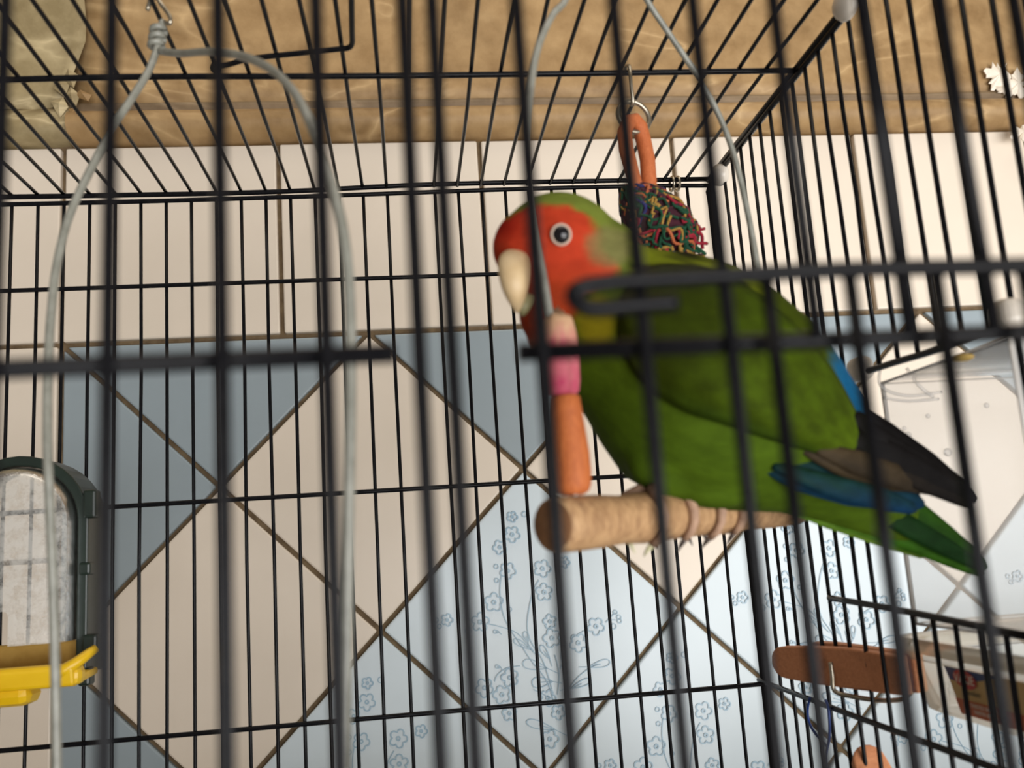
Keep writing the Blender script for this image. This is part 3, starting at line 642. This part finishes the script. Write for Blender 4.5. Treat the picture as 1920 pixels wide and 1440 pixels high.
def bead(name, pts, Y, mat, colf=None, chip=0):
    S_ = [(oY(x, y, Y), r * Y / F) for x, y, r in pts]; ax = (S_[-1][0] - S_[0][0]).normalized(); V, Fc = lathe(S_, ax, 24)
    if chip:
        for k in range(24): V[k] += Vector((0, 0, chip * U * (noise.noise(Vector((k * .45, 2, 1))) * 1.2 + .5 * math.cos(k / 24 * 6.28 - 4.6)))); 
        for k in range(24): V[24 + k] += Vector((0, 0, .5 * chip * U * noise.noise(Vector((k * .45, 2, 1)))))
    A = [colf(i // 24, i % 24) for i in range(len(V))] if colf else None
    return mesh_obj(name, V, Fc, mat, swing, True, A)
NATC, PNK, PNK2 = rgb(192, 156, 116)[:3], rgb(172, 48, 84)[:3], rgb(150, 34, 66)[:3]
pinkpts = [(1047, 592, 14), (1047, 594, 24), (1047, 604, 29), (1048, 622, 33), (1050, 645, 35), (1052, 660, 35), (1054, 690, 34), (1056, 715, 33), (1057, 735, 30), (1058, 742, 22)]
bead('bead', pinkpts, 18.4, M_BEAD, lambda i, k: mixc(NATC, PNK if k % 5 else PNK2, sm(2.2, 5.0, i + 1.3 * noise.noise(Vector((k * .9, i * .8, 3))))), .35)['label'] = 'chewed pink bead'
bead('bead', [(1061, 742, 22), (1061, 745, 27), (1063, 770, 29), (1067, 810, 32), (1071, 850, 35), (1073, 885, 36), (1074, 910, 35), (1075, 922, 30), (1075, 928, 20)], 18.4, M_ORANGE)['label'] = 'long orange bead'
# feet around the perch
def foot(t, spread, claws):
    c = PN + pd * ln * t; e2 = Vector((0, 0, 1)) - pd * pd.z; e2.normalize(); e1 = pd.cross(e2)      # e1 across the perch
    if e1.y > 0: e1 = -e1
    leg = [c + e2 * 1.15 + pd * .45 - e1 * .2, c + e2 * .85 + pd * .2, c + e2 * (PR + .12)]
    wire('shank', leg, [.3, .22, .17], M_FOOT, bird, 8, False, 3)
    for k, (o, side, a1, cm) in enumerate(((-spread, 1, 2.75, claws[0]), (spread, 1, 2.6, claws[1]), (-spread * .8, -1, 2.3, claws[0]), (spread * .8, -1, 2.2, claws[1]))):
        P = []
        for i in range(8):
            a = a1 * i / 7; P.append(c + pd * o * min(1, a * 1.4) + (e2 * math.cos(a) + e1 * side * math.sin(a)) * (PR + .11 - .02 * a / 3))
        wire('toe', P, [.14, .13, .12, .12, .12, .11, .1, .09], M_FOOT, bird, 8, False, 0)
        P2 = [P[-1]] ; d = (P[-1] - P[-2]).normalized()
        P2 += [P[-1] + d * .1 - e2 * .01, P[-1] + d * .2 - e2 * .03, P[-1] + d * .3 - e2 * .08]
        wire('claw', P2, [.08, .065, .045, .012], cm, bird, 6)
foot(.34, .6, (M_CLAW2, M_CLAW)); foot(.56, .5, (M_CLAW, M_CLAW))
# ------------------------------------------------------------------ second swing at left
A2 = [(305, 40, 24.0), (299, 62, 23.9), (296, 85, 23.8), (280, 130, 23.4), (250, 180, 23.0), (214, 235, 22.6), (170, 318, 22.0), (130, 405, 21.4), (106, 500, 21), (95, 600, 20.6), (90, 700, 20.3), (89, 830, 20), (94, 960, 20), (101, 1150, 20), (107, 1440, 20), (108, 1600, 20)]
B2 = [(300, 96, 23.7), (340, 100, 22.6), (390, 97, 21.4), (450, 104, 20), (505, 128, 18.8), (545, 165, 17.8), (575, 215, 17), (603, 290, 16.3), (633, 385, 15.8), (650, 480, 15.6), (657, 600, 15.5), (657, 760, 15.5), (654, 960, 15.5), (650, 1200, 15.5), (647, 1440, 15.5), (646, 1600, 15.5)]
s2 = thing('hanging_swing', 'bare grey wire swing loop hanging empty at the left beside the feeder', 'swing', w(oY(380, 1560, 17.7)))
wire('swing_wire', [oY(*p) for p in A2], .1, M_GREYWIRE, s2, 8, False, 5); wire('swing_wire', [oY(*p) for p in B2], .1, M_GREYWIRE, s2, 8, False, 5)
tp = oY(305, 40, 24.0)
for i in range(3):
    c = oY(297 - i * 2, 60 + i * 14, 23.85); wire('coil_turn', [c + Vector((.17 * math.cos(t), .17 * math.sin(t), .09 * t / 6.28)) for t in [k * math.pi / 5 for k in range(11)]], .085, M_GREYWIRE, s2, 6)
wire('swing_hook', [tp, oY(318, 44, 23.8), oY(318, 30, 23.8), oY(300, 5, 23.8), Vector((tp.x - .1, 24, ZR + .12)), Vector((tp.x - .3, 24, ZR + .15)), Vector((tp.x - .4, 24, ZR - .2))], .06, M_STEEL, s2, 6, False, 4)
a, b = oY(108, 1600, 20), oY(646, 1600, 15.5); dd = (b - a).normalized()
V, Fc = lathe([(a - dd * .6, .45), (a - dd * .5, .5), (b + dd * .5, .5), (b + dd * .6, .45)], dd); mesh_obj('perch_dowel', V, Fc, M_PERCH, s2)
# ------------------------------------------------------------------ hanging rope toy
YT = 27.5
toy = thing('rope_toy', 'hanging parrot toy with orange loop and multicoloured yarn ball on steel ring', 'toy', w(oY(1240, 420, YT)))
wire('toy_hook', [oY(1172, 140, YT + .3), oY(1174, 126, YT + .3), oY(1180, 124, YT), oY(1182, 140, YT - .2), oY(1184, 165, YT - .2), oY(1187, 192, YT - .1), oY(1183, 196, YT)], .06, M_STEEL, toy, 6, False, 4)
rc = oY(1188, 219, YT); P = []
for k in range(32): t = 2 * math.pi * k / 32; P.append(rc + Vector((.56 * math.cos(t), .18 * math.cos(t), .53 * math.sin(t))))
wire('split_ring', P, .085, M_STEEL, toy, 8, True, 0, 1.0)
lp = [oY(x, y, Y) for x, y, Y in ((1200, 372, YT - .1), (1184, 320, YT - .3), (1174, 280, YT - .35), (1171, 248, YT - .3), (1178, 229, YT - .2), (1190, 226, YT), (1200, 238, YT + .15), (1207, 265, YT + .2), (1214, 300, YT + .15), (1217, 345, YT), (1215, 380, YT))]
wire('orange_loop', lp, [.2, .24, .25, .25, .25, .25, .25, .25, .25, .25, .22], M_TOYLOOP, toy, 12)
# yarn ball
bc = oY(1232, 415, YT); s = YT / F
ax1 = (oY(1300, 480, YT) - oY(1180, 360, YT)).normalized()
V, Fc = sphere_vf((0, 0, 0), (1, 1, 1), 24, 16); ax2 = Vector((0, 1, 0)); ax3 = ax1.cross(ax2).normalized()
V = [w(bc + (ax1 * v.x * 90 * s + ax2 * v.y * 54 * s + ax3 * v.z * 54 * s) * (1 + .12 * noise.noise(v * 4))) for v in V]
mesh_obj('yarn_core', V, Fc, YARN['plum'], toy)
keys = ['green', 'yellow', 'red', 'blue', 'green', 'orange', 'plum', 'green', 'plum', 'green']
for k in range(130):
    a, t = rnd.uniform(0, 6.28), rnd.uniform(-1, .95); P = []; drift = rnd.uniform(-.9, .9); L = rnd.uniform(.5, 1.3)
    for i in range(7):
        tt = max(-1.0, min(1.02, t + L * (i / 6 - .5))); aa = a + drift * (i / 6 - .5) * 2 + .3 * math.sin(i * 2.1 + k); rad = math.sqrt(max(.02, 1 - tt * tt)) * rnd.uniform(1.0, 1.1) * (1 + .18 * tt)
        P.append(bc + ax1 * tt * 94 * s + (ax2 * math.cos(aa) + ax3 * math.sin(aa)) * 56 * s * rad)
    wire('yarn_strand', P, rnd.uniform(.04, .06), YARN[keys[k % 10]], toy, 5, False, 3)
for x, y, dx, dy, key in ((1290, 420, 28, 8, 'red'), (1298, 440, 24, 22, 'red'), (1290, 455, 30, 20, 'green'), (1300, 430, 22, 34, 'red'), (1280, 470, 40, 8, 'yellow'), (1270, 440, 45, 38, 'green'), (1262, 465, 10, 26, 'blue'), (1232, 470, 8, 22, 'yellow'), (1215, 455, -6, 26, 'green'), (1285, 465, 26, 18, 'plum'), (1300, 425, 14, 10, 'red')):
    P = [oY(x + dx * t + 5 * math.sin(t * 5 + x), y + dy * t + 6 * math.sin(t * 4 + y), YT - .5 + .3 * t) for t in [i / 5 for i in range(6)]]
    wire('yarn_strand', P, .055, YARN[key], toy, 6, False, 3)
# ------------------------------------------------------------------ seed feeder at left
fc = oY(40, 983, 35.0); rfd = oY(172, 983, 35.0).x - fc.x; zb = oY(168, 1262, 35.0).z
feeder = thing('seed_feeder', 'clear arched seed feeder with dark green frame and yellow tray on rear bars', 'feeder', w(Vector((fc.x, 35.6, zb))))
def arch(r, n=18, z0=None): return [Vector((fc.x - r, 0, z0 if z0 is not None else zb))] + [Vector((fc.x - r * math.cos(math.pi * k / n), 0, fc.z + r * math.sin(math.pi * k / n))) for k in range(n + 1)] + [Vector((fc.x + r, 0, z0 if z0 is not None else zb))]
ao, ai = arch(rfd), arch(rfd - .36); n = len(ao); V = []; Fc = []
for y in (34.6, 36.6):
    V += [w(Vector((p.x, y, p.z))) for p in ao] + [w(Vector((p.x, y, p.z))) for p in ai]
for i in range(n - 1):
    Fc += [(i, n + i, n + i + 1, i + 1), (2 * n + i, 2 * n + i + 1, 3 * n + i + 1, 3 * n + i), (i, i + 1, 2 * n + i + 1, 2 * n + i), (n + i, 3 * n + i, 3 * n + i + 1, n + i + 1)]
Fc += [(0, 2 * n, 3 * n, n), (n - 1, 2 * n - 1, 4 * n - 1, 3 * n - 1)]
o = mesh_obj('arch_frame', V, Fc, M_GREENP, feeder, False); bevel(o, .0006)
for (x, y, sx, sz) in ((172, 945, .22, .5), (163, 1066, .2, .22), (172, 1205, .25, .3), (162, 1268, .2, .3)):
    c = oY(x, y, 34.8); V, Fc = box_vf(w(c), (sx * U, .3 * U, sz * U)); bevel(mesh_obj('frame_lug', V, Fc, M_GREENP, feeder, False), .001)
# hood: domed shell
V = []; Fc = []; zh = oY(80, 1206, 34.0).z; pr = arch(rfd - .4, 18, zh); dep = [(35.2, 1.0), (34.6, .995), (34.1, .975), (33.8, .92), (33.65, .7), (33.6, .1)]
cz = zh + .6
for y, k in dep:
    for p in pr: V.append(w(Vector((fc.x + (p.x - fc.x) * k, y, cz + (p.z - cz) * (k if p.z > cz else 1)))))
m_ = len(pr)
for i in range(len(dep) - 1):
    for q in range(m_ - 1): Fc.append((i * m_ + q, i * m_ + q + 1, (i + 1) * m_ + q + 1, (i + 1) * m_ + q))
mesh_obj('hood', V, Fc, M_HOOD, feeder)
# tray
def xrun(name, prof, xa, xb, mat, parent, th=.12, bev=.0012):
    n = len(prof); V = [w(Vector((xa, y, z))) for y, z in prof] + [w(Vector((xb, y, z))) for y, z in prof]
    Fc = [tuple(range(n)), tuple(reversed(range(n, 2 * n)))] + [(i, n + i, n + (i + 1) % n, (i + 1) % n) for i in range(n)]
    o = mesh_obj(name, V, Fc, mat, parent, False); bevel(o, bev); return o
zA = oY(80, 1248, 33).z; zBt = oY(80, 1290, 33).z
xr_ = oY(120, 1260, 33).x
xrun('tray_back', [(35.2, zb + .2), (35.2, oY(60, 1206, 35).z), (35.0, oY(60, 1206, 35).z), (34.9, zb + .2)], fc.x - rfd + .2, fc.x + rfd - .4, M_TRAYSHADE, feeder)
xrun('tray', [(35.3, zBt + .1), (35.3, zBt + .35), (33.4, zBt + .3), (33.2, zA), (32.9, zA + .02), (32.75, zA - .1), (32.9, zBt), (33.2, zBt - .05)], fc.x - 2.9, xr_ + .35, M_YELLOW, feeder)
xrun('tray_foot', [(34.5, zBt + .1), (33.0, zBt + .1), (33.1, zBt - .55), (34.4, zBt - .6)], fc.x - 2.0, oY(52, 1300, 33).x, M_YELLOW, feeder, bev=.004)
P = [oY(x, y, Y) for x, y, Y in ((112, 1262, 33), (140, 1245, 33), (160, 1230, 33.2), (180, 1215, 33.4))]
wire('tray_arm', P, [.3, .25, .22, .17], M_YELLOW, feeder, 8, False, 2, .8)
V, Fc = box_vf(w(oY(138, 1265, 33.3)), (.32 * U, .4 * U, .35 * U)); bevel(mesh_obj('tray_end', V, Fc, M_YELLOW, feeder, False), .003)
# ------------------------------------------------------------------ clear bird bath outside the opening
bath = thing('bird_bath', 'hazy clear plastic bird bath hooked outside the side opening', 'bath', W(17.5, 23, -2.9))
BX0, BX1, BY0, BY1, BZ0, BZ1 = XR + .35, XR + 8.2, 19.6, 25.6, -2.9, 4.0
M_ROOFP = clear('clear_roof_plastic', (.95, .94, .92, 1), .14, .1, None, .45, 1.08)
def pane(name, c, h, bev=.0008, m=None): V, Fc = box_vf(W(*c), (h[0] * U, h[1] * U, h[2] * U)); o = mesh_obj(name, V, Fc, m or M_BATH, bath, False); bevel(o, bev); return o
mx, my, mz = (BX0 + BX1) / 2, (BY0 + BY1) / 2, (BZ0 + BZ1) / 2; hx, hy, hz_ = (BX1 - BX0) / 2, (BY1 - BY0) / 2, (BZ1 - BZ0) / 2
pane('rear_wall', (mx, BY1, mz), (hx, .06, hz_)); pane('near_wall', (mx, BY0, mz), (hx, .06, hz_)); pane('outer_wall', (BX1, my, mz), (.06, hy - .08, hz_)); pane('floor_pan', (mx, my, BZ0), (hx - .08, hy - .08, .06)); pane('roof_pane', (mx, my, BZ1), (hx, hy, .06), .0008, M_ROOFP)
def rim(P, r=.1): return wire('bath_rim', P, r, M_CLIP, bath, 6, True)
rim([Vector((BX0, BY0, BZ0)), Vector((BX0, BY1, BZ0)), Vector((BX0, BY1, BZ1)), Vector((BX0, BY0, BZ1))], .07)
for c, s_ in ((oX(1613, 692, XR - .2), 2), (oX(1885, 592, XR - .1), 9)):
    V, Fc = box_vf((0, 0, 0), (.3, .42, .36)); V = [w(c + v) for v in V]; o = mesh_obj('hook', V, Fc, M_WCLIP, bath, False); bevel(o, .0028, 4)
# thin ribs shaped to stand for glints on the clear plastic, and drops
for (pts, r) in (([(1650, 690), (1652, 725), (1700, 742), (1765, 735)], .04), ([(1700, 690), (1722, 722), (1750, 745)], .05), ([(1655, 745), (1700, 752), (1760, 748)], .035)):
    wire('glint_rib', [oY(x, y, BY1 - .15) for x, y in pts], r, M_BATH, bath, 6, False, 4)
for x, y, r in ((1703, 816, .1), (1777, 848, .12), (1696, 803, .06), (1740, 780, .07), (1850, 760, .08)):
    V, Fc = sphere_vf(w(oY(x, y, BY1 - .1)), (r * U, r * .6 * U, r * U), 12, 8); mesh_obj('water_drop', V, Fc, M_BATH, bath)
lump('seed_husk', oZ(1806, 671, BZ1 - .13), (.26, .3, .1), M_SEED, None, 4, 10)
sh = bpy.data.objects['seed_husk']; sh['label'] = 'small yellow seed husk stuck under the clear bath roof'; sh['category'] = 'husk'
# ------------------------------------------------------------------ food tub outside the cage with its pegs
XT = XR + .9
tub = thing('plastic_tub', 'cream plastic food tub with gold and navy label, outside the cage at right', 'tub', w(oX(1860, 1390, XT + 2)))
q0, q1 = oX(1672, 1190, XT), oX(1722, 1336, XT)
yt, zt0, zb0 = q0.y, q0.z, q1.z
YN = 16.0
def rrect(xa, xb, ya, yb, r, z, n=5):
    out = []
    for cx, cy, a0 in ((xb - r, yb - r, 0), (xa + r, yb - r, 90), (xa + r, ya + r, 180), (xb - r, ya + r, 270)):
        for k in range(n + 1): a = math.radians(a0 + 90 * k / n); out.append(Vector((cx + r * math.cos(a), cy + r * math.sin(a), z)))
    return out
def loft_rings(rings):
    n = len(rings[0]); V = [w(p) for r in rings for p in r]; Fc = []
    for i in range(len(rings) - 1):
        for k in range(n): Fc.append((i * n + k, (i + 1) * n + k, (i + 1) * n + (k + 1) % n, i * n + (k + 1) % n))
    return V, Fc
dz = zt0 - zb0
R1 = rrect(XT, XT + 7.5, YN, yt, 1.0, zt0 - .27 * dz); R2 = rrect(XT + .28, XT + 7.2, YN + .3, yt - .3, 1.0, zb0 + .12); R3 = rrect(XT + .5, XT + 7.0, YN + .5, yt - .5, .9, zb0); 
V, Fc = loft_rings([R1, R2, R3]); Fc.append(tuple(range(2 * 24, 3 * 24))); mesh_obj('tub_body', V, Fc, M_TUB, tub)
R0 = rrect(XT - .12, XT + 7.6, YN - .1, yt + .12, 1.05, zt0); R0b = rrect(XT - .12, XT + 7.6, YN - .1, yt + .12, 1.05, zt0 - .27 * dz); Ri = rrect(XT + .15, XT + 7.3, YN + .2, yt - .2, .9, zt0); Rj = rrect(XT + .15, XT + 7.3, YN + .2, yt - .2, .9, zt0 - .22 * dz)
V, Fc = loft_rings([Rj, Ri, R0, R0b, R1]); mesh_obj('tub_rim', V, Fc, M_RIM, tub)
# label on the wall facing the cage (follows the wall's taper)
ztop, zbot = zt0 - .27 * dz, zb0 + .12
def face(y, z, off=.03): return Vector((XT + .28 * (ztop - z) / (ztop - zbot) - off, y, z))
def label_poly(name, pts, mat, off):
    P = [w(face(y, z, off)) for y, z in pts]; return mesh_obj(name, P, [tuple(range(len(P)))], mat, lab if name != 'label' else tub, False)
def fz(t): return ztop + (zbot - ztop) * t
yl = oX(1775, 1265, XT).y; yr = YN + 1.2
lab = mesh_obj('label', [w(face(a, b)) for a, b in ((yl, fz(.02)), (yl - .1, fz(.9)), (yr, fz(.9)), (yr, fz(.02)))], [(0, 1, 2, 3)], M_LGOLD, tub, False)
label_poly('navy_band', [(yl + .02, fz(.0))] + [(yl - .05, fz(.26))] + [(yl - 2.6 * k / 6, fz(.28 * math.cos(k / 6 * 1.57))) for k in range(1, 7)], M_LBLUE, .04)
label_poly('rust_band', [(yl - .05, fz(.6)), (yl - .1, fz(.9)), (yr, fz(.9)), (yr, fz(.6))], M_LRED, .04)
cy, cz_ = yl - .85, fz(.2)
label_poly('logo_oval', [(cy + .52 * math.cos(a), cz_ + .26 * math.sin(a)) for a in [k * math.pi / 12 for k in range(24)]], M_LLOGO, .06)
def text(body, y, z, size, mat, off):
    cu = bpy.data.curves.new('lettering', 'FONT'); cu.body = body; cu.size = size * U; cu.align_x = 'CENTER'; cu.align_y = 'CENTER'; cu.extrude = .00005
    t = bpy.data.objects.new('lettering', cu); COL.objects.link(t); dgx = bpy.context.evaluated_depsgraph_get(); me = bpy.data.meshes.new_from_object(t.evaluated_get(dgx)); bpy.data.objects.remove(t)
    o = bpy.data.objects.new('lettering', me); COL.objects.link(o); me.materials.clear(); me.materials.append(mat)
    R = Matrix(((0, 0, -1), (-1, 0, 0), (0, 1, 0))).to_4x4()
    me.transform(Matrix.Translation(w(face(y, z, off))) @ R); o.parent = lab; o.matrix_parent_inverse = Matrix()
    return o
# ------------------------------------------------------------------ pegs
def peg(root_px, tip_px, Xa, Xb, name_label, hint, wide=.62):
    a = oX(*root_px, Xa); b = oX(*tip_px, Xb)
    d = (b - a); L = d.length; d.normalize(); hv = Vector(hint); side = (hv - d * hv.dot(d)).normalized(); up = side.cross(d)
    t = thing('clothes_peg', name_label, 'peg', w((a + b) / 2), 'wooden clothes pegs on the cage side')
    for s_ in (-1, 1):
        # one leg: rounded outline in (d, up), thickness along side
        out = []
        for k in range(9): an = math.pi / 2 + math.pi * k / 8; out.append((wide * .85 + wide * .85 * math.cos(an), wide * .85 * math.sin(an)))
        out += [(L * .3, -wide * .95), (L * .6, -wide), (L, -wide * .9), (L, wide * .9), (L * .6, wide), (L * .3, wide * .95)]
        n = len(out); V = []
        for tt in (0, 1):
            for (u, v) in out:
                gap = .12 + .42 * (1 - min(1, u / (L * .55))) if u < L * .55 else .04 + .08 * abs(u / L - .7)
                V.append(w(a + d * u + up * v + side * s_ * (gap + tt * .42)))
        Fc = [tuple(range(n)), tuple(reversed(range(n, 2 * n)))] + [(i, n + i, n + (i + 1) % n, (i + 1) % n) for i in range(n)]
        bevel(mesh_obj('peg_leg', V, Fc, M_PEG, t, False), .0007)
    cs = a + d * L * .52
    so = .12 + .42 * .4 + .42 + .05; P = [cs + up * .2 + side * so, cs - up * .2 + side * so, cs - up * (wide + .06) + side * so, cs + d * .5 - up * (wide + .2) + side * .5, cs + d * 1.3 - up * (wide + .26) + side * .2, cs + d * 2.1 - up * (wide + .16), cs + d * 2.5 - up * (wide - .1) - side * .1]
    wire('spring', P, .075, M_STEEL, t, 6, False, 4)
    for k in range(3):
        c = cs + d * (.6 + .16 * k) - up * .0; wire('spring_coil', [c + (side * math.cos(q) + d * math.sin(q)) * .2 + up * (wide + .08 * k - .6) for q in [i * math.pi / 5 for i in range(10)]], .06, M_STEEL, t, 6, True)
    return t
peg((1490, 1234), (1712, 1264), XR - .55, XR + .75, 'brown wooden clothes peg clamped level on cage side, pointing at the cream tub', (-.1, -1, 0))
peg((1612, 1424), (1720, 1640), XR + .3, XR + .5, 'brown wooden clothes peg below the level one, only its round tip in view', (-.1, -1, .1))
# blue wire tie on the side cross wire
tie = [oX(x, y, XR - .32) for x, y in ((1518, 1308), (1514, 1330), (1517, 1355), (1530, 1378), (1545, 1392), (1553, 1398), (1556, 1370), (1555, 1345), (1553, 1326), (1548, 1312))]
o = wire('wire_tie', tie, .045, M_BLUEWIRE, None, 6, False, 5); o['label'] = 'thin blue wire tie looped on the lower cross wire of the cage side'; o['category'] = 'wire'
tail = [oX(x, y, XR - .3) for x, y in ((1553, 1398), (1550, 1420), (1552, 1445))]
wire('tie_tail', tail, .04, M_BLUEWIRE, None, 6, False, 3); q_ = bpy.data.objects['tie_tail']; q_.parent = o
for body, y, z, sz, mt, off in (('VAKIE', cy, cz_, .34, M_LWHITE, .08), ('Premium', yl - 1.0, fz(.44), .2, M_LGREY, .06), ('TWISTED SNACK', yl - 1.3, fz(.68), .15, M_LWHITE, .06), ('TWISTED SNACK', yl - 1.3, fz(.79), .13, M_LWHITE, .06)):
    text(body, y, z, sz, mt, off)
